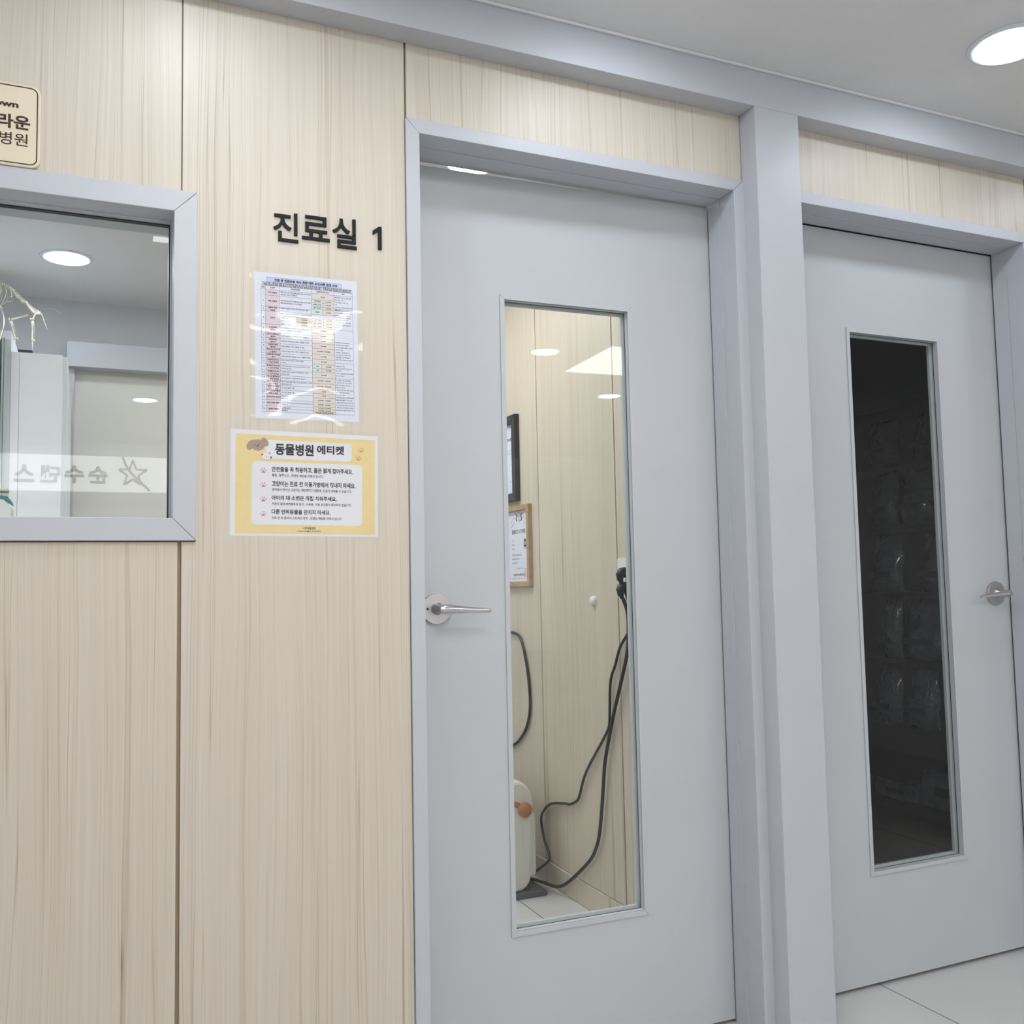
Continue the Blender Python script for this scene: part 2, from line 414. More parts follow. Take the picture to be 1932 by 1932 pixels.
# ------------------------------------------------------------------ doors
def make_door(name, label, a, hx, latch_side, ajar, gx0, gx1, gz0, gz1, handle_x, handle_z, outer):
    """hx = hinge x; the leaf runs to the latch side; outer = (x0,x1) of the casing"""
    r = thing(name, label, 'door', ((outer[0]+outer[1])/2, W, 0), kind='structure')
    ox = r.location.x
    i0, i1, it = outer[0]+.031-ox, outer[1]-.031-ox, Z(.977)
    b = MB(); mitred(b, i0, i1, 0, it, .031, -.006, .055, 'grey', 'lrt'); b.build('door_frame', r, bevel=.001)
    b = MB(); mitred(b, i0+.002, i1-.002, 0, it-.002, .03, .0552, .104, 'grey', 'lrt')
    mitred(b, i0-.008, i1+.008, 0, it+.011, .018, .1042, .150, 'grey', 'lrt'); b.build('door_jamb', r)
    b = MB(); mitred(b, i0-.0015, i1+.0015, 0, it+.004, .006, .1045, .1085, 'gasket', 'lrt'); b.build('rebate_shade_strip', r)  # black strip standing in for the shade in the rebate slot
    # leaf, in hinge coordinates
    H = Vector((hx-ox, 2.016-W, 0)); rot = (0, 0, -ajar if latch_side < 0 else ajar)
    wl = .838 if latch_side < 0 else .8355
    x0, x1 = (-wl, 0) if latch_side < 0 else (0, wl)
    y0, y1 = 0, .038; z0, z1 = .0095, Z(.9725)
    b = MB()
    b.box(x0, gx0, y0, y1, z0, z1, 'door'); b.box(gx1, x1, y0, y1, z0, z1, 'door')
    b.box(gx0, gx1, y0, y1, z0, gz0, 'door'); b.box(gx0, gx1, y0, y1, gz1, z1, 'door')
    leaf = b.build('door_leaf', r, H, rot)
    o = .0
    b = MB(); mitred(b, gx0+.0005, gx1-.0005, gz0+.0005, gz1-.0005, .0115, -.0035, 0, 'door')
    mitred(b, gx0+.001, gx1-.001, gz0+.001, gz1-.001, -.0005, 0, .0125, 'door')
    b.build('glazing_bead', r, H, rot, bevel=.0008)
    b = MB(); mitred(b, gx0+.0022, gx1-.0022, gz0+.0022, gz1-.0022, .0022, .0122, .0142, 'gasket')
    mitred(b, gx0+.007, gx1-.007, gz0+.007, gz1-.007, .007, .0222, .030, 'door'); b.build('gasket', r, H, rot)
    MB().box(gx0+.0005, gx1-.0005, .0145, .0205, gz0+.0005, gz1-.0005, 'glass').build('glass_pane', r, H, rot)
    # lever handle
    h = MB().box(-.002, .002, -.002, 0, -.002, .002, 'chrome2')
    hd = D.objects.new('handle', None); C.objects.link(hd); hd.parent = r
    hd.location = H+Matrix.Rotation(rot[2], 3, 'Z') @ Vector((handle_x, 0, handle_z)); hd.rotation_euler = rot
    h.bm.free()
    TY = Matrix.Rotation(PI/2, 4, 'X')                # local z -> -y, out of the leaf
    b = MB(); b.lathe([(0, 0), (.0350, 0), (.0350, .0082), (.0340, .0092), (0, .0092)], 'chrome2', TY, 96, False)
    b.build('rosette', hd)
    if latch_side < 0:
        MB().lathe([(0, 0), (.0026, 0), (.0026, .0004), (0, .0004)], 'gasket', Matrix.Translation((-.022, -.0093, 0)) @ TY, 20).build('release_hole', hd)
    s = -latch_side                                    # lever points towards the hinge
    b = MB()
    b.lathe([(0, .009), (.0135, .009), (.0135, .014), (.0095, .016), (.0095, .036), (0, .036)], 'chrome', TY, 40)
    pts = [(-.009*s, -.045, 0), (-.004*s, -.046, 0), (.006*s, -.0465, 0), (.02*s, -.047, -.0006), (.04*s, -.0475, -.002), (.065*s, -.048, -.0036), (.09*s, -.048, -.005), (.112*s, -.048, -.0062), (.114*s, -.048, -.0063)]
    b.tube(pts, [.0080, .0100, .0106, .0100, .0085, .0066, .0056, .0050, .0040], 'chrome', 20, [1.25, 1.2, 1.15, 1.0, .8, .66, .6, .6, .6], up=(0, 0, 1))
    b.build('lever', hd)
    return r
AJ = math.radians(1.8)
door1 = make_door('door_1', 'grey consulting room door left slightly ajar with a tall clear glass strip', 'a', 1.4745, -1, AJ,
                  -.5845, -.250, Z(-.797), Z(.672), 1*(-.7645), Z(-.059), (D1a, D1b))
door2 = make_door('door_2', 'shut grey door right of the column with a dark glass strip', 'a', 1.693, 1, 0,
                  1.943-1.693, 2.280-1.693, Z(-.805), Z(.683), 2.464-1.693, Z(-.065), (D2a, D2b))

# ------------------------------------------------------------------ lamps
def downlight(x, y, label, r=.079, group=None):
    t = thing('ceiling_light', label, 'ceiling light', (x, y, CE), group=group)
    T = Matrix.Rotation(PI, 4, 'X')
    MB().lathe([(r-.001, .0005), (r, .0060), (r+.008, .0055), (r+.0145, .0022), (r+.0155, .0003), (r-.001, .0005)], 'lampring', T, 64).build('trim_ring', t)
    MB().lathe([(0, .0150), (r*.3, .0140), (r*.6, .0108), (r*.85, .0064), (r-.0005, .0032), (r-.0005, .0006), (0, .0006)], 'lamp', T, 64).build('diffuser', t)
    return t
downlight(2.022, 1.527, 'round white ceiling downlight glowing at top right above the second door')
downlight(-.107, 3.945, 'round downlight in the consulting room ceiling, seen through the interior window')
downlight(1.045, 2.600, 'consulting room downlight glimpsed through the gap above the ajar door')
downlight(2.128, -.668, 'lobby downlight mirrored in the door glass, the larger left reflection')
downlight(3.047, -1.737, 'lobby downlight mirrored in the door glass, the smaller reflection by its right edge')
downlight(.308, -2.86, 'lobby downlight mirrored in the interior window, low on the beige panel')
for x in (1.08, .17): downlight(x, 1.527, 'corridor downlight close to the beam, %s' % ('in front of the ajar door' if x > 1 else 'in front of the interior window'))
downlight(-.9, 1.527, 'corridor downlight close to the beam, at the far left')
downlight(2.93, 1.527, 'corridor downlight close to the beam, at the far right')
downlight(-.107, 2.667, 'consulting room downlight just behind the interior window')
downlight(.92, 3.945, 'unseen fill downlight added in the consulting room, near the wood wall')  # added lamp, out of view, to brighten the consulting room
downlight(-1.1, 2.75, 'unseen fill downlight added in the left half of the consulting room')  # second added lamp out of view, same purpose
def led_panel(x0, x1, y0, y1, label):
    t = thing('ceiling_panel_light', label, 'ceiling light', ((x0+x1)/2, (y0+y1)/2, CE))
    a, c = (x1-x0)/2, (y1-y0)/2
    b = MB()
    for q in ((-a-.012, a+.012, c, c+.012), (-a-.012, a+.012, -c-.012, -c), (-a-.012, -a, -c, c), (a, a+.012, -c, c)):
        b.box(*q, -.009, 0, 'lampring')
    b.build('rim', t); MB().box(-a, a, -c, c, -.0065, -.001, 'panel_lamp').build('diffuser', t)
led_panel(2.425, 3.05, -1.09, -.43, 'square white LED panel in the lobby ceiling, mirrored in the ajar door glass')
led_panel(.55, 1.15, 2.95, 3.55, 'unseen LED fill panel added to the consulting room ceiling, right of the window')  # added fill light for the consulting room, never in view
led_panel(-1.5, -.9, 2.95, 3.55, 'unseen LED fill panel added to the consulting room ceiling, left of the window')  # its left-hand counterpart, also added only for fill
led_panel(.45, 1.45, -.93, -.63, 'long LED panel in the lobby ceiling, glaring off the laminated price sheet')
led_panel(-1.7, -1.1, -1.6, -1.0, 'unseen LED fill panel added to the lobby ceiling, far left behind the viewer')  # added out of view for even light and bounce in the lobby
led_panel(1.0, 1.6, -3.2, -2.6, 'unseen square LED panel in the lobby ceiling, near the shop front')  # unseen lobby panel, gives even fill
led_panel(.185, .83, .322, .985, 'square white LED panel in the lobby ceiling, its edge mirrored at the window top')

# ------------------------------------------------------------------ wall lettering and plaque
def on_wall(name, label, cat, x, z, roll=0, y=W, group=None):
    return thing(name, label, cat, (x, y, z), (PI/2, roll, 0), group)
t = on_wall('room_sign', 'raised black Korean lettering 진료실 1 on the wood wall above the price sheet', 'sign', .435, Z(.73))
for ch, (x0, x1, z0, z1) in (('진', (.3265, .3765, .6985, .7595)), ('료', (.3840, .4415, .7090, .7600)), ('실', (.4475, .4985, .7000, .7640)), ('1', (.5335, .5525, .7065, .7560))):
    b = MB()
    if ch == '1':
        q = lambda a, c: (x0-.435+(x1-x0)*a, z0-.73+(z1-z0)*c)
        b.prism([q(.60, 0), q(1, 0), q(1, 1), q(.66, 1), q(0, .80), q(0, .62), q(.60, .79)], .0, .0045, 'black_acrylic', 'z'); b.build('letter', t); continue
    b.text(ch, (x0-.435, x1-.435, z0-.73, z1-.73), 'black_acrylic', .0, .011, .0045, res=6); b.build('letter', t)
t = on_wall('name_plaque', 'cream rounded plaque with brown Korean lettering, resting on the window frame', 'sign', -.165, Z(.849))
PX0, PX1, PZ0, PZ1 = -.24, -.0985+.165, .7735-.849, .9295-.849
MB().prism(rrect(PX0, PX1, PZ0, PZ1, .016), 0, .012, 'sign_cream', 'z').build('plate', t, bevel=.0015)
b = MB()
ro, ri = rrect(PX0+.0045, PX1-.0045, PZ0+.0045, PZ1-.0045, .0125), rrect(PX0+.0065, PX1-.0065, PZ0+.0065, PZ1-.0065, .0105)
n = len(ro)
b.poly([(x, y, .0124) for x, y in ro]+[(x, y, .0124) for x, y in ri], [(k, (k+1) % n, n+(k+1) % n, n+k) for k in range(n)], 'brown_ink'); b.build('border_line', t)
b = MB()
b.text('Brown', (-.031, .030, .0335, .0455), 'brown_ink', .0124, .04)
b.text('브라운', (-.033, .0495, -.0065, .0205), 'brown_ink', .0124, .03, res=5)
b.text('동물병원', (-.053, .0460, -.0375, -.0135), 'brown_ink', .0124, .008, res=5)
b.build('lettering', t)

# ------------------------------------------------------------------ laminated sheets
def film(t, w, h, seed, amp=.0009, pl=.010):
    """clear pouch a little larger than the paper, slightly buckled"""
    nx, ny = 46, 60; b = MB(); P = []
    for j in range(ny+1):
        for i in range(nx+1):
            x = -w/2-pl+(w+2*pl)*i/nx; y = -h/2-pl+(h+2*pl)*j/ny
            d = noise.noise((x*14+seed, y*17, seed))*amp+noise.noise((x*45, y*40+seed, 3+seed))*amp*.07
            P.append((x, y, .0013+amp*.75+d))
    b.poly(P, [(j*(nx+1)+i, j*(nx+1)+i+1, (j+1)*(nx+1)+i+1, (j+1)*(nx+1)+i) for j in range(ny) for i in range(nx)], 'film', True)
    b.build('laminate_pouch', t, recalc=False)

# --- price sheet
PW, PH = .210, .297
t = on_wall('price_sheet', 'laminated white sheet with a ruled Korean price table, under the black lettering', 'notice', .3914+.0035, Z(.4829), 0, W+.0003)
t.rotation_euler = (PI/2, -.0097, 0)
MB().box(-PW/2, PW/2, -PH/2, PH/2, 0, .0004, 'paper').build('paper', t)
b = MB(); z0 = .0006; z1 = .0008; z2 = .0010
X = lambda f: -PW/2+f*PW
Y = lambda f: PH/2-f*PH
b.rect(X(.115), X(.845), Y(.064), Y(.030), z0, 'blue_cell')
cols = [.063, .102, .238, .545, .767, .952]
rows = [.0875, .1155, .156, .233, .264, .355, .413, .449, .485, .519, .553, .589, .625, .668, .704, .737, .772, .804, .833, .872, .914, .954]
prow = [.1155, .156, .178, .205, .225, .262, .290, .312, .334, .357, .395, .430, .465, .500, .540, .575, .610, .640, .665, .705, .745, .785, .815, .845, .880, .905, .925, .942, .954]
nrow = [.0875, .1155, .211, .257, .36, .594, .703, .837, .954]
b.rect(X(cols[1]), X(cols[2]), Y(rows[-1]), Y(rows[1]), z0, 'pink_cell')
b.rect(X(cols[3]), X(cols[4]), Y(rows[-1]), Y(rows[1]), z0, 'beige_cell')
b.rect(X(cols[3]), X(.655), Y(.262), Y(.156), z1, 'green_cell'); b.rect(X(cols[3]), X(.635), Y(.665), Y(.610), z1, 'green_cell')
b.rect(X(cols[3]), X(cols[4]), Y(.290), Y(.262), z1, 'paper')
b.rect(X(cols[3]), X(cols[4]), Y(.954), Y(.905), z1, 'cream_cell')
b.rect(X(.40), X(cols[3]), Y(.355), Y(.295), z1, 'cream_cell')
def hl(a, c, y, w=.00045): b.rect(X(a), X(c), Y(y)-w/2, Y(y)+w/2, z2, 'grey_ink')
def vl(x, a, c, w=.00045): b.rect(X(x)-w/2, X(x)+w/2, Y(c), Y(a), z2, 'grey_ink')
for y in rows: hl(cols[0], cols[3], y)
for y in (.888, .893, .933): hl(cols[2], cols[3], y)
hl(cols[0], cols[5], .0875)
for y in prow: hl(cols[3], cols[4], y)
for y in nrow: hl(cols[4], cols[5], y)
hl(.40, cols[3], .295); hl(.40, cols[3], .325)
for i, x in enumerate(cols): vl(x, .0875, .954)
vl(.655, .156, .262); vl(.635, .610, .665); vl(.40, .295, .355); vl(.66, .29, .357)
hl(.115, .845, .030); hl(.115, .845, .064); vl(.115, .030, .064); vl(.845, .030, .064)
z3 = .0012
def tx(s_, x0, x1, yc, h, m='ink', bold=.012, al='center'):
    b.text(s_, (X(x0), X(x1), Y(yc)-h/2, Y(yc)+h/2), m, z3, bold, align=al, res=1)
tx('진찰 등 진료비용 게시 관련 대한 수의사회 권고 서식', .19, .80, .047, .0062, bold=.03)
tx('「수의사법」 제20조 진찰 등의 진료비용 게시 및 같은 법 시행규칙 제18조의 진찰 등의 진료비용 게시 방법에 따라', .07, .945, .070, .0038)
tx('「동물소유자등에게 알릴 필요가 있는 동물진료업의 행위에 대한 진료비용」 고시에 따라 다음과 같이 게시합니다', .08, .935, .081, .0038)
for s_, i in (('번호', 0), ('행위명', 1), ('진료행위(항목)', 2), ('진료비용(최저-최고)', 3), ('비고', 4)):
    tx(s_, cols[i]+.006, cols[i+1]-.006, .1015, .0034, bold=.02)
names = ['초진 진찰료', '재진 진찰료', '진찰에 대한|상담료', '입원비', '개 종합백신|접종비', '고양이 종합백신|접종비', '광견병백신|접종비', '켄넬코프백신|접종비', '코로나바이러스백|신 접종비', '인플루엔자백신접|종비', '전혈구검사비와|그 검사 판독료', '혈액화학검사비와|그 검사 판독료', '전해질검사비와|그 검사 판독료', '엑스선 촬영비와|그 촬영 판독료', '초음파검사비와 그|검사 판독료', '컴퓨터단층촬영|비와 그 검사', '자기공명영상촬영|비와 그 검사', '심장사상충 예방비', '외부기생충 예방비', '광범위 구충비']
desc = ['해당 증상으로 처음 동물병원에 내원 수의사에게|진료받은 경우의 진찰료', '해당 증상으로 동일 동물병원에 동일 수의사에게|재차에서 진료받은 경우 진찰료', '진찰외의 예상하는 증상 기타 상담(동물의, 행동|치료)(상담료)', '질병등 치료하기 위해 입원기간 동물용량에 따라|분 준입원 30일/마릿수(시간)', '개의 종합백신 기초백신 1회당, 진찰료 등 제외|고양이 기초백신 1회당 진찰료', '고양이 종합백신 기초백신 1회당, 진찰료 등', '예방접종 광견병백신 1회당, 진찰료 등 제외', '켄넬코프백신 1회당, 진찰료 등 제외', '코로나바이러스백신 1회당, 진찰료 등 제외', '인플루엔자백신 접종료 1회당, 진찰료 등 제외', '전혈구 검사비(CBC)와 그 검사 판독료|(1회당)', '혈액화학검사(Blood Chemistry)검사비와 그 검사|판독료 포함(1회)', '전해질검사(Electrolyte Test)검사비와 그 검사|판독료 포함', '엑스선 촬영비와 그 촬영 판독료 포함(1회)', '복부 기본검사를 기준으로 한 검사비와 그 검사|판독료 포함(1회)', '1회 부위 촬영 기준', '1회 부위 촬영 기준', '하트가드|넥스가드', '브로드라인|레볼루션', '드론탈 플러스|밀베맥스']
for i in range(20):
    ya_, yb_ = rows[i+1], rows[i+2]; yc = (ya_+yb_)/2
    tx(str(i+1), cols[0]+.006, cols[1]-.006, yc, .0029)
    for src, c0, c1, al, h, bd in ((names[i], cols[1]+.006, cols[2]-.006, 'center', .0034, .018), (desc[i], cols[2]+.008, cols[3]-.008, 'left', .0031, .004)):
        pr = src.split('|'); yy = yc if not (i == 3 and al == 'left') else ya_+.02
        for k, s_ in enumerate(pr):
            tx(s_, c0, c1, yy+(k-(len(pr)-1)/2)*.0165, h, bold=bd, al=al)
for k, s_ in enumerate(('입원(일) ~ 5kg', '입원(일) 5~10kg', '입원(일) 10~20kg')):
    tx(s_, cols[2]+.008, .395, .305+.021*k, .0028, al='left'); tx(('50,000원', '80,000원', '100,000원')[k], .41, cols[3]-.01, .308+.02*k, .003, bold=.02)
for (s_, yc) in (('33,000원', .376), ('33,000원', .4125), ('40,000원', .4475), ('30,000원', .4825), ('25,000원 ~ 29,000원', .520), ('27,000원', .557), ('40,000원', .5925), ('35,000원', .685), ('25,000원 ~ 40,000원', .725), ('80,000원 ~ 160,000원', .765), ('10,000원 ~ 17,000원', .8625), ('14,000원 ~ 24,000원', .8925), ('40,000원 ~ 77,000원', .915), ('25,000원 ~ 48,000원', .9335), ('10,000원/14,000원~27,000원', .948)):
    tx(s_, cols[3]+.015, cols[4]-.015, yc, .0032, bold=.022)
for yc in (.136, .80, .83): tx('없 음', cols[3]+.05, cols[4]-.05, yc, .0036, 'red_ink', .02)
for k, yc in enumerate((.167, .1915, .215, .2435)):
    tx(('기본진찰비', '재진등 포함', '협진 진료비', '상담료')[k], .55, .65, yc, .003); tx(('11,000원~', '16,500원~', '50,000원', '5,000원')[k], .66, .762, yc, .003, bold=.02)
for k, yc in enumerate((.301, .323, .3455)):
    tx(('소형 ~ 중형', '입원 ~ 집중료', '입원 ~ 집중료')[k], .55, .655, yc, .0028); tx(('40,000원', '80,000원', '110,000원')[k], .67, .762, yc, .003, bold=.02)
for k, yc in enumerate((.625, .6525)): tx(('10종', '17종')[k], .56, .63, yc, .003); tx(('50,000원', '100,000원')[k], .645, .76, yc, .003, bold=.02)
notes = [(.130, '질병분류 등 동반 기준 진찰|동시 환자 해당|-예진 진찰료는 체중 10kg~|5회|-예정 증상으로서 경우는 동시|진료 가산'), (.222, '재진환자 경과와 등 추정 상담|외 기타 진찰비가 소요하여 상당|분의 등'), (.272, '기본 정밀/입원에 기본료와|기본 및 동의, 예진 가산|추가비용은 추가 종료 예산|해당되는 응급증 입원실 동|등 가산'), (.45, '주사재료 및 주사료(접종비)|-백신접종 처치 제외(별도)|후 비고, 진찰비 별도는 진찰비|등 청구 가산|-알레르기, 예방접종 반응|처치 비용 추가 비용 상이|-백신접종 기존 병원별 등|있는 경우등 접종비가 다름 등'), (.615, '-매출검사 기준|-추가 검사항목이 있는 경우|추가 청구|-기타 응급진료료에 및 부속비용|등가 추가청구'), (.715, '-1회 촬영, 1회 부위 촬영을|기본으로 하며, 추가시 비용,|촬영 부위, 정도, 시간 증가,|비용 추가 상이|-영상검사를 위해 사용 조영제|등의 약제 및 검사비와|및 조영제 별도|-기타 영상검사 및 부위 비용|별도 추가 청구'), (.855, '-매월 기준 적용의 가격 (1개입)|-동물의 체중, 적용에 따라가격,|유효성분 등에 따라 비용 상이|-예방을 위한 항체검사 및 분변,|심장검사는 진찰비에 별도비용')]
for y0_, s_ in notes:
    for k, q in enumerate(s_.split('|')): tx(q, cols[4]+.008, cols[5]-.006, y0_+.0172*k, .0028, al='left', bold=.002)
b.build('printed_table', t, recalc=False)
film(t, PW, PH, 4.2, .0014)

# --- etiquette poster
QW, QH = .297, .210
t = on_wall('etiquette_poster', 'laminated yellow landscape poster with a dog face and pink paws, below the price sheet', 'poster', .3914, Z(.2031), 0, W+.0003)
t.rotation_euler = (PI/2, .0076, 0)
MB().box(-QW/2, QW/2, -QH/2, QH/2, 0, .0004, 'poster_white').build('paper', t)
# zoomed photo px -> local
def qx(px): return -QW/2+(px-80)/1690*QW
def qy(px, x): 
    top = 48+(x-80)/1685*108; bot = 1268+(x-80)/1695*15
    return QH/2-(px-top)/(bot-top)*QH
b = MB()
b.rect(qx(135), qx(1735), -QH/2+.0045, QH/2-.0085, .0006, 'poster_yellow'); b.build('yellow_ground', t)
b = MB()
b.flat(rrect(qx(465), qx(1455), qy(392, 465), qy(178, 480), .008), .0008, 'poster_white')
b.flat(rrect(qx(312), qx(1580), qy(1143, 330), qy(420, 330), .008), .0008, 'poster_white'); b.build('white_boxes', t)
b = MB()
def qt(s_, x0, x1, y0, y1, m='ink', bold=.02, res=3, nm='text_line'):
    b = MB(); b.text(s_, (qx(x0), qx(x1), qy(y1, x0), qy(y0, x0)), m, .001, bold, res=res); b.build(nm, t, recalc=False)
qt('동물병원', 570, 1008, 218, 352, bold=.035, res=5, nm='title_word'); qt('에티켓', 1045, 1368, 246, 348, bold=.035, res=5, nm='title_word')
L = [('안전줄을 꼭 착용하고, 줄은 짧게 잡아주세요.', 1470, 484, 548), ('고양이는 진료 전 이동가방에서 꺼내지 마세요.', 1500, 648, 710), ('아이의 대·소변은 직접 치워주세요.', 1278, 812, 866), ('다른 반려동물을 만지지 마세요.', 1206, 970, 1026)]
S_ = [('물림 , 탈주사고 , 전염병 예방을 위해서 입니다.', 1120, 566, 600), ('영역에서 벗어난 고양이는 예민해지기 때문에, 진료가 어려울 수 있습니다.', 1452, 730, 766), ('카운터 옆에 배변봉투와 휴지 , 소독제 , 전용 휴지통이 준비되어 있습니다.', 1450, 892, 926), ('진료 전 후 환자의 스트레스 방지 , 전염성 예방을 위해서 입니다.', 1340, 1052, 1086)]
for s_, x1, y0, y1 in L: qt(s_, 535, x1, y0, y1, bold=.027)
for s_, x1, y0, y1 in S_: qt(s_, 537, x1, y0, y1, bold=.012, res=2)
qt('나루동물병원', 888, 1032, 1172, 1200, bold=.012, res=2); qt('NARU ANIMAL HOSPITAL', 832, 1098, 1212, 1228, bold=.01, res=1)
def paw(cx, cy, s_, m, rot=0):
    b = MB(); c_, n_ = math.cos(rot), math.sin(rot)
    def P(x, y): return cx+s_*(x*c_-y*n_), cy+s_*(x*n_+y*c_)
    pad = [P(x, y) for x, y in ((-.55, -.75), (-.25, -.62), (0, -.66), (.25, -.62), (.55, -.75), (.62, -.5), (.35, -.15), (.12, .1), (-.12, .1), (-.35, -.15), (-.62, -.5))]
    b.flat(pad, .001, m)
    for x, y, a in ((-.8, .1, .5), (-.3, .6, .15), (.3, .6, -.15), (.8, .1, -.5)):
        q = P(x, y); b.disc(q[0], q[1], s_*.17, s_*.28, .001, m, 14, a+rot)
    b.build('paw_print', t, recalc=False)
for y in (532, 696, 858, 1022): paw(qx(442), qy(y, 442), .0062, 'pink_paw')
paw(qx(1568), qy(312, 1568), .006, 'orange_paw', .1); paw(qx(1535), qy(405, 1535), .006, 'orange_paw', -.2)
b = MB()
b.disc(qx(378), qy(238, 378), .0135, .0112, .0010, 'dog_brown', 32)
b.disc(qx(300), qy(235, 300), .0068, .0112, .0011, 'dog_brown', 24, -.55); b.disc(qx(455), qy(205, 455), .0062, .0095, .0011, 'dog_brown', 24, .6)
for px, py in ((348, 233), (396, 226)): b.disc(qx(px), qy(py, px), .0009, .0009, .0012, 'ink', 12)
b.flat([(qx(366), qy(242, 366)), (qx(386), qy(240, 386)), (qx(378), qy(258, 378))], .0012, 'ink')
b.build('dog_face', t, recalc=False)
b = MB()
cx, cy = qx(472), qy(365, 472)
b.disc(cx, cy, .0095, .0074, .0013, 'cat_white', 28)
b.flat([(qx(412), qy(362, 412)), (qx(424), qy(336, 424)), (qx(442), qy(348, 442))], .0014, 'ink')
b.flat([(qx(488), qy(335, 488)), (qx(512), qy(316, 512)), (qx(524), qy(348, 524))], .0014, 'cat_orange')
b.disc(qx(524), qy(382, 524), .0012, .0028, .0014, 'ink', 12, -.25)
for px, py in ((450, 366), (495, 366)): b.disc(qx(px), qy(py, px), .0006, .0006, .0014, 'ink', 10)
b.rect(qx(470), qx(473), qy(382, 470), qy(366, 470), .0014, 'grey_ink'); b.rect(qx(462), qx(482), qy(384, 470), qy(381, 470), .0014, 'grey_ink')
b.build('cat_face', t, recalc=False)
film(t, QW, QH, 9.1, .0004, .008)

# ------------------------------------------------------------------ things seen through the ajar door's glass
XW = 1.539
def on_side(name, label, cat, y, z): return thing(name, label, cat, (XW, y, z), (PI/2, 0, -PI/2))   # faces -x; local x -> -y
# black framed certificate
def framed(name, label, y_near, w, h, zc, rim, depth, m):
    t = on_side(name, label, 'picture frame', y_near+w/2, zc)
    b = MB()
    T = Matrix.Rotation(PI/2, 4, 'X')                      # (x, y, z) -> (x, -z, y): bars built in xz
    T = Matrix(((1, 0, 0, 0), (0, 0, 1, 0), (0, -1, 0, 0), (0, 0, 0, 1)))
    q = MB(); mitred(q, -w/2+rim, w/2-rim, -h/2+rim, h/2-rim, rim, -depth, 0, m)
    q.bm.transform(T); q.build('frame', t, bevel=.0015)
    MB().box(-w/2+rim, w/2-rim, -h/2+rim, h/2-rim, .002, .006, 'paper').build('certificate', t)
    return t
t = framed('black_picture_frame', 'black framed certificate on the inner wood wall, above the oak frame', 3.388, .27, .345, Z(.489), .032, .022, 'black_frame')
b = MB()
w2, h2 = .103, .1405
b.rect(-w2, w2, .105, .106, .0062, 'grey_ink'); b.rect(-w2, w2, .062, .0635, .0062, 'cream_cell')
b.text('수의사면허증', (-.07, .075, .072, .086), 'ink', .0063, .02)
for k, y in enumerate((.035, .023, -.022, -.045, -.066, -.09, -.115)):
    b.text(('위 사람은 수의사법에 따라', '수의사의 면허를 부여함', '면허번호', '발급일자', '년 월 일', '농림축산식품부', '장 관')[k], (-.08, .085, y-.003, y+.003), 'grey_ink', .0063, 0, align='right', res=1)
b.build('lettering', t, recalc=False)
for y, h in ((-.012, .03), (-.044, .026), (-.108, .022)):
    b = MB(); x0, x1 = w2-.028, w2-.004
    for q in ((x0, x1, y-h/2, y-h/2+.0025), (x0, x1, y+h/2-.0025, y+h/2), (x0, x0+.003, y-h/2, y+h/2), (x1-.003, x1, y-h/2, y+h/2), (x0+.006, x1-.006, y-h*.28, y-h*.16), (x0+.006, x1-.006, y+h*.05, y+h*.18), ((x0+x1)/2-.0015, (x0+x1)/2+.0015, y-h*.3, y+h*.3)):
        b.rect(*q, .0064, 'stamp')
    b.build('red_stamp', t, recalc=False)
t = framed('oak_picture_frame', 'oak framed licence with an ornate border on the inner wood wall, below the black frame', 3.285, .262, .318, Z(.137), .020, .018, 'oak')
b = MB(); w2, h2 = .111, .139
for k in range(150):
    s_ = k/150*2*(2*w2+2*h2-.04)
    a_, c_ = 2*(w2-.009), 2*(h2-.012); s_ = k/150*2*(a_+c_)
    if s_ < a_: x, y = -a_/2+s_, -c_/2
    elif s_ < a_+c_: x, y = a_/2, -c_/2+s_-a_
    elif s_ < 2*a_+c_: x, y = a_/2-(s_-a_-c_), c_/2
    else: x, y = -a_/2, c_/2-(s_-2*a_-c_)
    b.disc(x+random.uniform(-.002, .002), y+random.uniform(-.002, .002), random.uniform(.0012, .0034), random.uniform(.0008, .002), .0062, 'grey_ink', 8, random.uniform(0, 3))
for sx in (-1, 1):
    b.tube(spline([(sx*.028+.022, .128, .0062), (sx*.02+.022, .118, .0062), (sx*.026+.022, .108, .0062), (sx*.018+.022, .098, .0062)]), .0022, 'ink', 6)
    for k in range(9): b.disc(.022+sx*(.045+.008*k % .04), .112-.004*k, .006, .0015, .0063, 'grey_ink', 8, sx*(.5+.2*k))
b.flat([(.022, .138), (.036, .122), (.030, .100), (.022, .094), (.014, .100), (.008, .122)], .0061, 'grey_ink')
b.flat([(.022, .134), (.032, .121), (.027, .103), (.022, .099), (.017, .103), (.012, .121)], .00625, 'paper')
b.disc(.022, .117, .005, .005, .0064, 'grey_ink', 12)
b.build('ornate_border', t, recalc=False)
b = MB()
b.text('제 호', (-.06, -.02, .072, .077), 'ink', .0063, 0, align='left', res=1)
b.text('동물보건사 자격증', (-.050, .080, .048, .066), 'ink', .0063, .022); b.build('heading', t, recalc=False); b = MB()
for k, s_ in enumerate(('성    명', '생년월일', '자격번호')): b.text(s_, (-.05, .04, .020-.017*k, .0265-.017*k), 'grey_ink', .0063, .01, align='left', res=1)
for k, s_ in enumerate(('위 사람은 수의사법 제16조의2에', '따라 동물보건사의 자격이', '있음을 인정합니다')): b.text(s_, (-.052, .088, -.038-.016*k, -.0315-.016*k), 'ink', .0063, .008, align='left', res=1)
b.text('년  월  일', (-.01, .05, -.090, -.085), 'ink', .0063, .01, res=1)
b.build('text_lines', t, recalc=False); b = MB(); b.text('농림축산식품부장관', (-.04, .068, -.118, -.108), 'ink', .0063, .02, res=2); b.build('lettering', t, recalc=False)
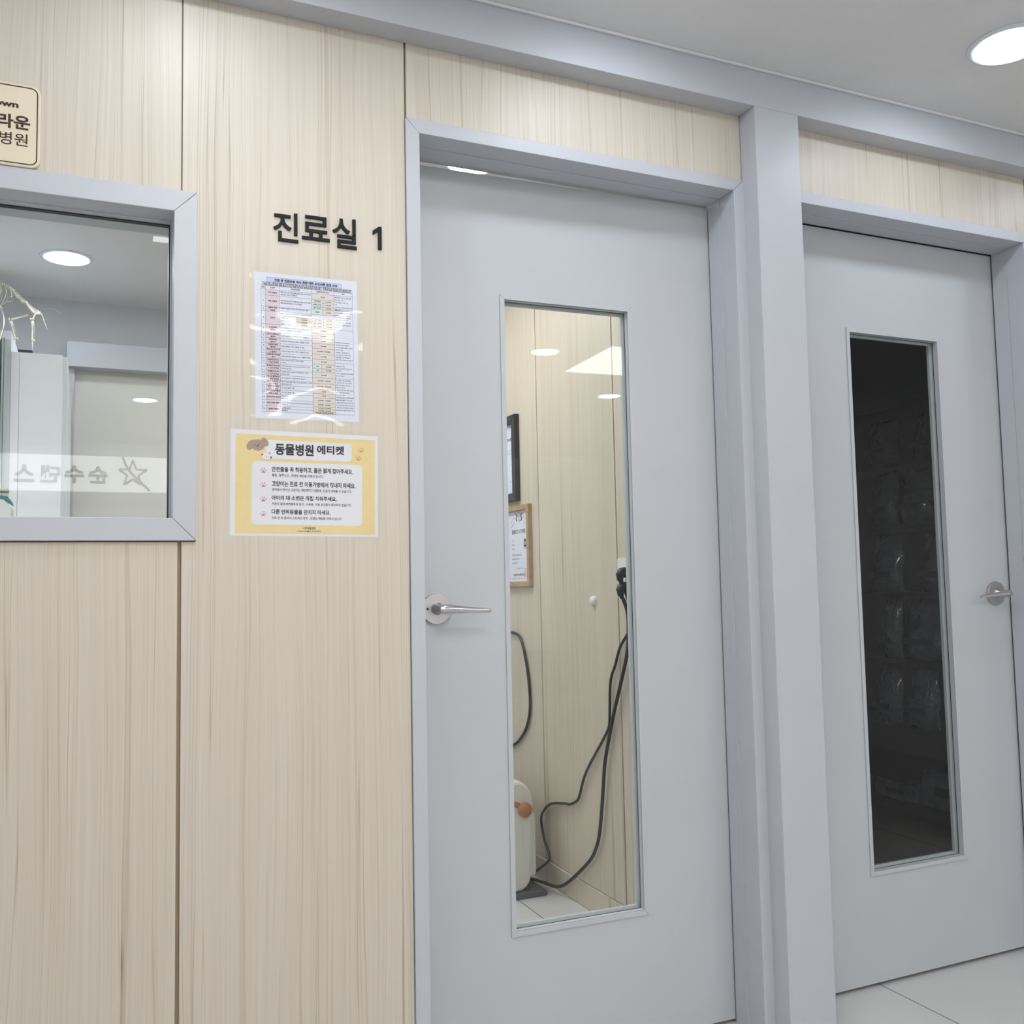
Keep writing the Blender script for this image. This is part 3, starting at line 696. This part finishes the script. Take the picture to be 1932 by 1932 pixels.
b = MB(); b.disc(.074, .012, .011, .016, .0063, 'ink', 20); b.rect(.063, .085, -.014, .010, .0063, 'ink'); b.disc(.074, .010, .0062, .0085, .0064, 'skin', 16); b.rect(.069, .079, -.014, -.004, .0065, 'poster_white')
b.build('portrait', t, recalc=False)
b = MB(); y = -.105
for q in ((.062, .086, y-.016, y-.014), (.062, .086, y+.014, y+.016), (.062, .064, y-.016, y+.016), (.084, .086, y-.016, y+.016), (.067, .081, y-.006, y-.004), (.067, .081, y+.004, y+.006), (.073, .075, y-.012, y+.012)): b.rect(*q, .0065, 'stamp')
b.build('red_stamp', t, recalc=False)
# socket, bumper
t = on_side('wall_socket', 'white double socket plate on the inner wood wall with two black plugs in it', 'socket', 2.567, Z(.002))
MB().prism(rrect(-.066, .066, -.063, .063, .005), 0, .009, 'white_plastic', 'z').build('plate', t, bevel=.001)
b = MB()
for y in (.018, -.026): b.lathe([(0, .0095), (.019, .0095), (.020, .0092), (.020, .0085), (0, .0085)], 'white_plastic', Matrix.Translation((-.007, y, 0)), 32)
b.build('socket_face', t)
t = on_side('door_bumper', 'small white round bumper on the inner wood wall beside the socket', 'door stop', 2.808, Z(-.071))
MB().lathe([(.0165, 0), (.0165, .003), (.0145, .009), (.009, .0125), (0, .0135)], 'white_plastic', Matrix(), 32).build('dome', t)

# cords (world coordinates)
def cord(name, label, pts, r, plug=None):
    t = thing(name, label, 'cord', (pts[-1][0], pts[-1][1], pts[-1][2]))
    o = Vector(t.location)
    MB().tube([Vector(p)-o for p in spline(pts, 8)], r, 'rubber', 10).build('cable', t)
    if plug:
        b = MB(); y, z = plug
        P = [Vector(p)-o for p in ((XW-.0098, y, z), (XW-.019, y, z), (XW-.030, y-.001, z-.001), (XW-.036, y-.002, z-.008), (XW-.036, y-.004, z-.022), (XW-.032, y-.006, z-.034))]
        b.tube(P, [.0170, .0170, .0158, .0135, .0098, .0055], 'rubber', 20); b.build('plug', t)
def wp(l, x): return [(x, y, Z(z)) for y, z in l]
A = wp([(2.562, -.085), (2.565, -.154), (2.626, -.214), (2.661, -.274), (2.694, -.328), (2.704, -.419), (2.711, -.472), (2.747, -.516), (2.849, -.617), (2.895, -.672), (2.928, -.733), (2.951, -.758), (3.006, -.781), (3.037, -.784), (3.158, -.810), (3.229, -.858), (3.239, -.897), (3.216, -.95)], 1.529)
cord('power_cord', 'thin black cord looping out left before reaching the heater, from the upper plug', [(1.505, 2.566, Z(-.012))]+A+[(1.523, 3.165, Z(-1.003)), (1.505, 3.195, Z(-1.04)), (1.475, 3.26, Z(-1.085)), (1.458, 3.36, Z(-1.099)), (1.45, 3.48, Z(-1.0995))], .0046, (2.574, Z(.020)))
B = wp([(2.566, -.154), (2.578, -.23), (2.619, -.321), (2.669, -.422), (2.707, -.51), (2.738, -.592), (2.752, -.666), (2.766, -.74), (2.783, -.815), (2.807, -.873), (2.866, -.94)], 1.525)
cord('power_cord', 'thick black cord sweeping down in one curve to the heater foot, from the lower plug', [(1.507, 2.565, Z(-.060)), (1.520, 2.562, Z(-.10))]+B+[(1.518, 3.01, Z(-1.046)), (1.508, 3.08, Z(-1.078)), (1.494, 3.15, Z(-1.082)), (1.474, 3.19, Z(-1.079)), (1.46, 3.24, Z(-1.085)), (1.45, 3.32, Z(-1.098))], .0058, (2.574, Z(-.026)))
Cc = wp([(3.62, -.225), (3.53, -.208), (3.466, -.205), (3.408, -.217), (3.372, -.262), (3.338, -.346), (3.321, -.444), (3.331, -.514), (3.368, -.573), (3.428, -.620), (3.458, -.636), (3.55, -.67), (3.64, -.69)], 1.531)
cord('power_cord', 'black cord loop on the inner wood wall at the door glass left edge', Cc, .0056)

# heater
t = thing('electric_heater', 'white upright heater with a tan handle pivot and dark grey foot behind the door glass', 'heater', (1.37, 3.27, 0))
def P2(x, z): return (x-1.37, z)
prof = []
x0, x1, zb, zt = 1.300, 1.4345, Z(-1.083), Z(-.705)
for k in range(9): a = PI/2*k/8; prof.append((x1-.062+.062*math.cos(a)-1.37, zt-.085+.085*math.sin(a)))
for k in range(9): a = PI/2+PI/2*k/8; prof.append((x0+.055+.055*math.cos(a)-1.37, zt-.085+.085*math.sin(a)))
for k in range(9): a = PI+PI/2*k/8; prof.append((x0+.05+.05*math.cos(a)-1.37, zb+.05+.05*math.sin(a)))
for k in range(9): a = 3*PI/2+PI/2*k/8; prof.append((x1-.013-.05+.05*math.cos(a)-1.37, zb+.055+.055*math.sin(a)))
MB().prism(prof, -.17, .22, 'heater_white', 'y', smooth=True).build('body', t, bevel=.010)
b = MB(); b.box(1.392-1.37, 1.3925-1.37, -.1705, -.1699, zb+.045, zt-.1, 'grey'); b.build('seam', t)
pz0, pz1 = Z(-1.043), Z(-.822)
MB().prism(rrect(.045, .082, pz0, pz1, .014), -.145, .20, 'heater_white', 'y', smooth=True).build('rear_housing', t, bevel=.004)
TY = Matrix.Translation((1.398-1.37, -.17, Z(-.803))) @ Matrix.Rotation(PI/2, 4, 'X')
b = MB(); b.lathe([(0, 0), (.025, 0), (.0265, .002), (.0265, .010), (.0255, .0115), (0, .012)], 'tan', TY, 40); b.build('pivot_cap', t)
b = MB(); b.prism([(.028, Z(-.790)), (.006, Z(-.776)), (-.045, Z(-.760)), (-.045, Z(-.778)), (.004, Z(-.795)), (.02, Z(-.806))], -.176, -.170, 'tan'); b.build('carry_handle', t, bevel=.002)
b = MB(); b.prism([(-.085, .0), (.104, 0), (.107, .006), (.107, .015), (.100, .021), (-.085, .021)], -.185, -.02, 'heater_grey')
b.prism([(-.055, .0205), (.055, .0205), (.040, .034), (.035, .075), (-.04, .075)], -.15, -.02, 'heater_grey'); b.prism([(-.085, .0), (.10, 0), (.10, .021), (-.085, .021)], .06, .20, 'heater_grey')
b.build('foot', t, bevel=.004)

# ------------------------------------------------------------------ things seen through the window
t = thing('white_cabinet', 'tall glossy white cabinet in the consulting room under the skeleton model', 'cabinet', (-.185, 4.06, 0))
bx = lambda x: x+.185
MB().box(bx(-.2695), bx(-.0925), -.364, .32, 0, Z(.830), 'cab2').build('carcass', t, bevel=.001)
MB().box(bx(-.2705), bx(-.2445), -.382, -.365, .05, Z(.8335), 'cab').build('filler_strip', t, bevel=.001)
MB().box(bx(-.2438), bx(-.1075), -.382, -.365, .05, Z(.8335), 'cab').build('door', t, bevel=.001)
t = thing('glass_cabinet', 'tall white glass-fronted display cabinet at the left edge of the window', 'cabinet', (-.60, 4.06, 0))
b = MB(); g = lambda x: x+.60
b.box(g(-.30), g(-.271), -.38, .40, 0, Z(.907), 'cab2'); b.box(g(-.93), g(-.90), -.38, .40, 0, Z(.907), 'cab2')
b.box(g(-.90), g(-.30), .38, .40, 0, Z(.907), 'cab2'); b.box(g(-.90), g(-.30), -.38, .38, Z(.88), Z(.907), 'cab2'); b.box(g(-.90), g(-.30), -.38, .38, 0, .4, 'cab2')
b.build('carcass', t)
for z in (.75, 1.12, 1.45, 1.75): MB().box(g(-.899), g(-.301), -.33, .379, z, z+.008, 'glass').build('glass_shelf', t)
MB().box(g(-.925), g(-.292), -.388, -.382, .42, Z(.88), 'glass').build('glass_door', t)
MB().box(g(-.2935), g(-.2915), -.3895, -.3815, .42, Z(.88), 'glass_edge').build('glass_door_edge', t)
for i, (x, y, z, w, h, m, lb) in enumerate(((-.345, 3.80, 1.758, .06, .10, 'teal', 'teal box on an upper glass cabinet shelf'), (-.35, 3.82, 1.458, .05, .11, 'chrome2', 'steel canister on the middle glass cabinet shelf'), (-.36, 3.80, 1.128, .07, .08, 'white_plastic', 'white box low in the glass cabinet'))):
    tt = thing('supply_box' if m != 'chrome2' else 'canister', lb, 'box' if m != 'chrome2' else 'canister', (x, y, z))
    if m == 'chrome2':
        MB().lathe([(0, 0), (.028, 0), (.028, h-.015), (.026, h-.013), (0, h-.013)], m, None, 32).build('body', tt); MB().lathe([(0, h-.0125), (.029, h-.0125), (.029, h-.002), (0, h)], 'chrome', None, 32).build('lid', tt)
    else:
        MB().box(-w/2, w/2, -.03, .03, 0, h, m).build('body', tt, bevel=.001); MB().box(-w*.4, w*.4, -.0306, -.0302, h*.3, h*.7, 'poster_white').build('label_panel', tt)
# stethoscope on the glass cabinet's edge
t = thing('stethoscope', 'stethoscope with chrome earpieces and black tubing at the window left edge', 'stethoscope', (-.294, 3.64, Z(.962)))
MB().lathe([(0, 0), (.006, 0), (.006, .030), (0, .031)], 'chrome', Matrix.Translation((-.02, .034, .022)) @ Matrix.Rotation(PI/2, 4, 'X'), 16).build('hook', t)
for s in (-1, 1):
    MB().tube(spline([(-.019+s*.004, .010, -.118), (-.016+s*.016, .008, -.06), (-.017+s*.018, .008, -.02), (-.019+s*.013, .008, .012), (-.019+s*.004, .010, .026)]), .0022, 'chrome', 8).build('ear_tube', t)
    MB().blob((-.019+s*.003, .010, .028), (.005, .005, .007), 'tube_black', None, 12, 8).build('ear_tip', t)
MB().tube(spline([(-.019, .010, -.105), (-.017, .010, -.13), (-.017, .010, -.17), (-.022, .010, -.25), (-.05, .011, -.38), (-.09, .012, -.44)]), [.009]*9+[.0065]*24+[.006]*8, 'tube_black', 10).build('tubing', t)
MB().lathe([(0, 0), (.021, 0), (.022, .003), (.022, .009), (.012, .014), (0, .015)], 'chrome', Matrix.Translation((-.105, .012, -.452)) @ Matrix.Rotation(PI/2, 4, 'X'), 32).build('chest_piece', t)

# carton on a shelf under the window
t = thing('wall_shelf', 'white shelf fixed under the interior window inside the consulting room', 'shelf', (-.5, 2.035, 1.19))
MB().box(-.5, .35, 0, .25, 0, .02, 'cab2').build('board', t, bevel=.002)
for x in (-.35, .2): MB().prism([(0, 0), (.2, 0), (0, -.15)], x, x+.02, 'grey', 'x').build('bracket', t)
t = thing('carton', 'white carton with a teal flap, pale lid and navy lettering at the window bottom left', 'carton', (-.195, 2.16, 1.21))
MB().prism([(-.055, 0), (.041, 0), (.044, .060), (.030, .078), (-.055, .088)], -.03, .03, 'white_plastic').build('body', t, bevel=.001)
MB().prism([(-.055, .0885), (.030, .0785), (.0435, .068), (.043, .074), (.036, .084), (-.055, .094)], -.031, .031, 'teal').build('flap', t)
MB().box(-.05, .036, -.02, .02, .0945, .101, 'gold').build('lid', t, bevel=.001)
b = MB(); T = Matrix.Translation((0, -.0312, 0)) @ Matrix.Rotation(PI/2, 4, 'X')
b.text('o', (.002, .022, .036, .056), 'navy', 0, .05, T=T); b.build('letter', t); b = MB(); b.text('i', (.004, .012, .004, .024), 'ink', 0, .06, T=T); b.build('letter', t)

# animal skeleton model on the cabinet top
ky = 4.2
t = thing('animal_skeleton_model', 'cream animal skeleton model on a black base, on top of the cabinets', 'skeleton model', (-.225, ky, Z(.907)))
def sk(u, v, dy=0): return Vector(((-.295+(u-21)*.00185)*1.05+.225, dy, (664-v)*.00216+.045))
MB().box(-.42, -.004, -.07, .07, 0, .040, 'black_frame').build('base', t, bevel=.001)
b = MB(); spn = spline([sk(-150, 520), sk(-125, 540), sk(-95, 545), sk(-60, 535), sk(-25, 533), sk(0, 539), sk(17, 546), sk(29, 558), sk(40, 568.5), sk(50, 576), sk(58, 583), sk(70, 588)], 5)
for k, p in enumerate(spn[:-1]):
    q = spn[k+1]; mid = (p+q)/2; d = (q-p)
    b.tube([p, p+d*.2, p+d*.8, q], [.0035, .0062, .0062, .0035], 'bone', 8)
    nrm = Vector((-d.z, 0, d.x)).normalized(); nrm = nrm if nrm.z > 0 else -nrm
    b.tube([mid, mid+nrm*.012-d*.3], [.003, .0012], 'bone', 6)
    b.tube([mid-Vector((0, .010, 0)), mid, mid+Vector((0, .010, 0))], [.0012, .003, .0012], 'bone', 6)
b.build('spine', t)
b = MB()
for k in range(11):
    u = -80+k*9.6; top = sk(u, 537+max(0, (u+10))*.45)
    ln = .085-.0022*abs(k-5)**1.3-(.02 if k > 9 else 0)
    for s in (-1, 1):
        b.tube(spline([top, top+Vector((.006, s*.024, -.006)), top+Vector((.010, s*.034, -.035)), top+Vector((.002, s*.026, -ln*.8)), top+Vector((-.012, s*.006, -ln))], 5), .0017, 'bone', 6)
b.tube(spline([sk(-95, 585), sk(-50, 588), sk(0, 584)], 5), .003, 'bone', 6)
b.build('rib_cage', t)
b = MB()
for s in (-1, 1):
    y = s*.013
    b.tube([sk(47, 570, y*1.3), sk(52, 578, y), sk(60, 587, y), sk(66, 592, y), sk(75, 588, y*1.2)], [.0055, .0035, .0055, .004, .0055], 'bone', 8, 1.2)
b.tube([sk(60, 589, -.013), sk(62, 594, 0), sk(60, 589, .013)], .003, 'bone', 6); b.build('pelvis', t)
def leg(name, hip, knee, ank, toe, y, fib=True):
    b = MB(); K, A_, H_, T_ = (Vector((*p, )) for p in (knee, ank, hip, toe))
    for v in (K, A_, H_, T_): v.y += y
    def bone_(p, q, r0, r1, r2): b.tube([p, p+(q-p)*.12, p+(q-p)*.3, p+(q-p)*.7, p+(q-p)*.9, q], [r0*.7, r0, r1, r1, r2, r2*.7], 'bone', 10)
    bone_(H_, K, .0055, .0032, .0068); b.blob(H_, (.006, .006, .006), 'bone', None, 12, 8)
    b.blob(K+Vector((-.006, -.002, .002)), (.003, .003, .005), 'bone', None, 10, 6)
    bone_(K+Vector((0, 0, -.004)), A_, .0072, .0032, .0045)
    if fib: b.tube([K+Vector((.006, .004, -.006)), K+(A_-K)*.5+Vector((.0075, .003, 0)), A_+Vector((.003, .002, .004))], .0012, 'bone', 6)
    if fib: b.tube([A_+Vector((.007, 0, .010)), A_+Vector((.005, 0, 0))], [.0035, .0042], 'bone', 8)
    for d in (-.003, .001, .005): b.tube([A_+Vector((0, d, 0)), A_+(T_-A_)*.6+Vector((0, d, 0)), T_+Vector((-.004, d*1.5, -.002))], [.0026, .0019, .0022], 'bone', 6)
    for d in (-.005, 0, .005): b.tube([T_+Vector((0, d, -.001)), T_+Vector((-.010, d*1.4, -.004)), T_+Vector((-.017, d*1.5, -.0065))], [.0026, .0022, .0012], 'bone', 6)
    b.build(name, t)
leg('hind_leg', sk(66, 589), sk(59.5, 603), sk(60, 645), sk(61.5, 663.5), -.016)
leg('hind_leg', sk(52, 591), sk(18.5, 603), sk(28, 640), sk(24, 663), .016)
leg('fore_leg', sk(-90, 560), sk(-75, 590), sk(-86, 635), sk(-88, 662), -.02, False)
leg('fore_leg', sk(-96, 560), sk(-84, 590), sk(-100, 635), sk(-102, 662), .02, False)
b = MB()
b.tube(spline([sk(70, 588), sk(76, 590), sk(80, 600), sk(84, 610), sk(87, 617)], 5), [.0032]*6+[.0024]*6+[.0018]*6+[.0012]*3, 'bone', 8); b.build('tail', t)
b = MB(); b.tube(spline([sk(68, 583, .01), sk(82, 577, .01), sk(98, 576, .01), (sk(113, 585, .01))], 5), .0004, 'grey', 5); b.build('support_wire', t)
b = MB(); hc = sk(-166, 514)
b.blob(hc, (.026, .020, .021), 'bone'); b.tube([hc+Vector((-.012, 0, -.004)), hc+Vector((-.035, 0, -.010)), hc+Vector((-.055, 0, -.014))], [.016, .0115, .007], 'bone', 12)
for s in (-1, 1):
    b.tube(spline([hc+Vector((.004, s*.016, -.012)), hc+Vector((-.012, s*.014, -.026)), hc+Vector((-.052, s*.004, -.024))], 4), .0028, 'bone', 6)
    b.blob(hc+Vector((-.020, s*.013, .002)), (.006, .004, .006), 'gasket', None, 10, 6)
b.build('skull', t)

# ------------------------------------------------------------------ store room behind the dark glass
t = thing('shelving_unit', 'tall dark shelving unit holding bagged pet food behind the second door', 'shelf', (3.26, 3.0, 0))
sh = [Z(v) for v in (-.951, -.642, -.361, -.080, .208, .470)]
b = MB()
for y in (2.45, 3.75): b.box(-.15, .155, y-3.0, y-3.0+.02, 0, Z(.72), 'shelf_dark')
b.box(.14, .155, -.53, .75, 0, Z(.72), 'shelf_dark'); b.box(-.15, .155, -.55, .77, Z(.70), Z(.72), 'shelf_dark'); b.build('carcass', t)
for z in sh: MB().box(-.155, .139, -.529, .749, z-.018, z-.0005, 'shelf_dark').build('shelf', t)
def bag(y0, y1, z, h, label, x=3.17, seed=0, m='bag', lean=.02, grp='bagged pet food on the dark shelves'):
    w = y1-y0; t = thing('pet_food_bag', label, 'bag', (x, (y0+y1)/2, z), group=grp)
    b = MB(); nu, nv = 18, 14; P = []
    for sgn in (-1, 1):
        for j in range(nv+1):
            v = j/nv; th = .045*(1-v**3)*min(1, .35+v*3)+.002
            ww = w/2*(1-.10*v+.03*math.sin(v*9+seed))
            for i in range(nu+1):
                u = -1+2*i/nu
                d = th*(1-abs(u)**2.6)
                cr = noise.noise((u*3+seed, v*4, sgn))*.009+abs(noise.noise((u*7+v*4, v*6+seed*2, 5)))*.007
                P.append((sgn*(d+cr*(1-abs(u)**4)*min(1, v*5))+lean*v, u*ww, h*v*(1+.02*math.sin(u*3+seed))))
    n1 = (nu+1)*(nv+1); F = []
    for s_ in (0, 1):
        for j in range(nv):
            for i in range(nu):
                a = s_*n1+j*(nu+1)+i; f = (a, a+1, a+nu+2, a+nu+1); F.append(f if s_ else f[::-1])
    def edge(ids):
        for a, c in zip(ids, ids[1:]): F.append((a, c, c+n1, a+n1))
    edge([j*(nu+1) for j in range(nv+1)]); edge([j*(nu+1)+nu for j in range(nv+1)]); edge(list(range(nu+1))); edge([nv*(nu+1)+i for i in range(nu+1)])
    b.poly(P, F, m, True); b.build('pouch', t)
    b = MB(); xx = -.056
    T = Matrix(((0, 0, -1, xx), (-1, 0, 0, 0), (0, 1, 0, 0), (0, 0, 0, 1)))
    b.box(-w*.34, w*.34, h*.26, h*.36, -.001, .001, 'bag_label', T); b.build('printed_band', t)
    b = MB(); b.disc(0, h*.60, w*.07, h*.10, .001, 'bag_label', 16, 0, T); b.disc(-w*.07, h*.71, w*.03, h*.05, .001, 'bag_label', 10, .4, T); b.disc(w*.07, h*.71, w*.03, h*.05, .001, 'bag_label', 10, -.4, T); b.build('printed_emblem', t)
rowsB = [(sh[5], .20, [(3.03, 3.205), (2.80, 2.945)], 'top'), (sh[4], .235, [(3.045, 3.19), (2.86, 3.035), (2.70, 2.845)], 'second'), (sh[3], .245, [(3.035, 3.21), (2.77, 2.935)], 'third'), (sh[2], .25, [(3.06, 3.16), (2.81, 3.045)], 'fourth'), (sh[1], .245, [(3.075, 3.215), (2.88, 3.05), (2.70, 2.86)], 'fifth')]
k = 0
for z, h, l, nm in rowsB:
    side = ['left', 'right'] if len(l) == 2 else ['left', 'middle', 'right']
    for (y0, y1), sd in zip(l, side):
        bag(y0, y1, z, h, '%s clear-wrapped pet food bag on the %s shelf behind the dark glass' % (sd, nm), seed=k*1.7); k += 1
for (y0, y1, h, lb) in ((2.965, 3.205, .075, 'flat packet lying left on the lowest shelf behind the dark glass'), (2.71, 2.945, .155, 'taller wrapped packet lying right on the lowest shelf behind the dark glass')):
    t = thing('food_packet', lb, 'packet', (3.20, (y0+y1)/2, sh[0])); w = y1-y0
    MB().prism([(-w/2, 0), (w/2, 0), (w/2*1.03, h*.5), (w/2*.85, h), (-w/2*.85, h), (-w/2*1.03, h*.5)], -.09, .09, 'bag', 'x').build('wrap', t, bevel=.008)
    MB().box(-.0912, -.0905, -w*.2, w*.2, h*.35, h*.6, 'bag_label').build('printed_band', t)

# ------------------------------------------------------------------ across the street, seen only as mirror images in the glass
struct(MB().box(-9, 11, -12, -4.5, -.05, 0, 'street').build('trim_4'))
t = thing('shop_building', 'grey shop front across the street, mirrored faintly in the interior window', 'building', (0, -8.15, 0))
MB().box(-8, 13, -.4, -.005, 0, 6, 'shop_wall').build('facade', t)
for x in (-3.2, -1.0, 1.2, 3.4): MB().box(x, x+1.9, -.004, .03, .15, 2.05, 'poster_grey').build('shop_window_panel', t)
t = thing('shop_sign', 'white shop sign with grey lettering 순수댄스 and a star, mirrored in the window', 'sign', (0, -8.05, Z(1.345)), (PI/2, 0, PI))
MB().box(-1.05, 3.4, -.205, .205, -.10, .02, 'lightbox').build('lightbox', t)
b = MB()
for s_, x in (('순', .038), ('수', -.213), ('댄', -.461), ('스', -.73)):
    b = MB(); b.text(s_, (-x-.105, -x+.105, -.12, .085), 'sign_text', .022, .04); b.build('letter', t)
b = MB(); pts = []
for k in range(10):
    a = PI/2+k*PI/5; r = .165 if k % 2 == 0 else .064; pts.append((-.415+r*math.cos(a), .005+r*math.sin(a)))
for k in range(10):
    p, q = pts[k], pts[(k+1) % 10]; b.tube([(p[0], p[1], .024), (q[0], q[1], .024)], .016, 'sign_text', 4)
b.tube(spline([(-.30, .20, .024), (-.37, .05, .024), (-.50, -.09, .024), (-.60, -.19, .024)], 5), .018, 'sign_text', 4); b.build('star_emblem', t)

D.objects.remove(FONT_OB); D.curves.remove(FONT)

# ------------------------------------------------------------------ sky light, camera
w = D.worlds.new('sky'); bpy.context.scene.world = w; w.use_nodes = True
w.node_tree.nodes['Background'].inputs[0].default_value = (1, .985, .96, 1); w.node_tree.nodes['Background'].inputs[1].default_value = 1.3

cam = D.cameras.new('camera'); co = D.objects.new('camera', cam); C.objects.link(co)
yw, pt, rl = .417, .0728, -.0197
F = Vector((math.sin(yw)*math.cos(pt), math.cos(yw)*math.cos(pt), math.sin(pt)))
R0 = Vector((math.cos(yw), -math.sin(yw), 0)); U0 = R0.cross(F)
R = math.cos(rl)*R0+math.sin(rl)*U0; U = -math.sin(rl)*R0+math.cos(rl)*U0
co.matrix_world = Matrix(((R.x, U.x, -F.x, 0), (R.y, U.y, -F.y, 0), (R.z, U.z, -F.z, FZ), (0, 0, 0, 1)))
cam.sensor_width = 36; cam.lens = 1786/1932*36; cam.clip_start = .02
sc = bpy.context.scene; sc.camera = co
sc.view_settings.view_transform = 'Standard'; sc.view_settings.look = 'None'
sc.view_settings.gamma = 1; sc.view_settings.use_curve_mapping = False
sc.view_settings.exposure = 1.42
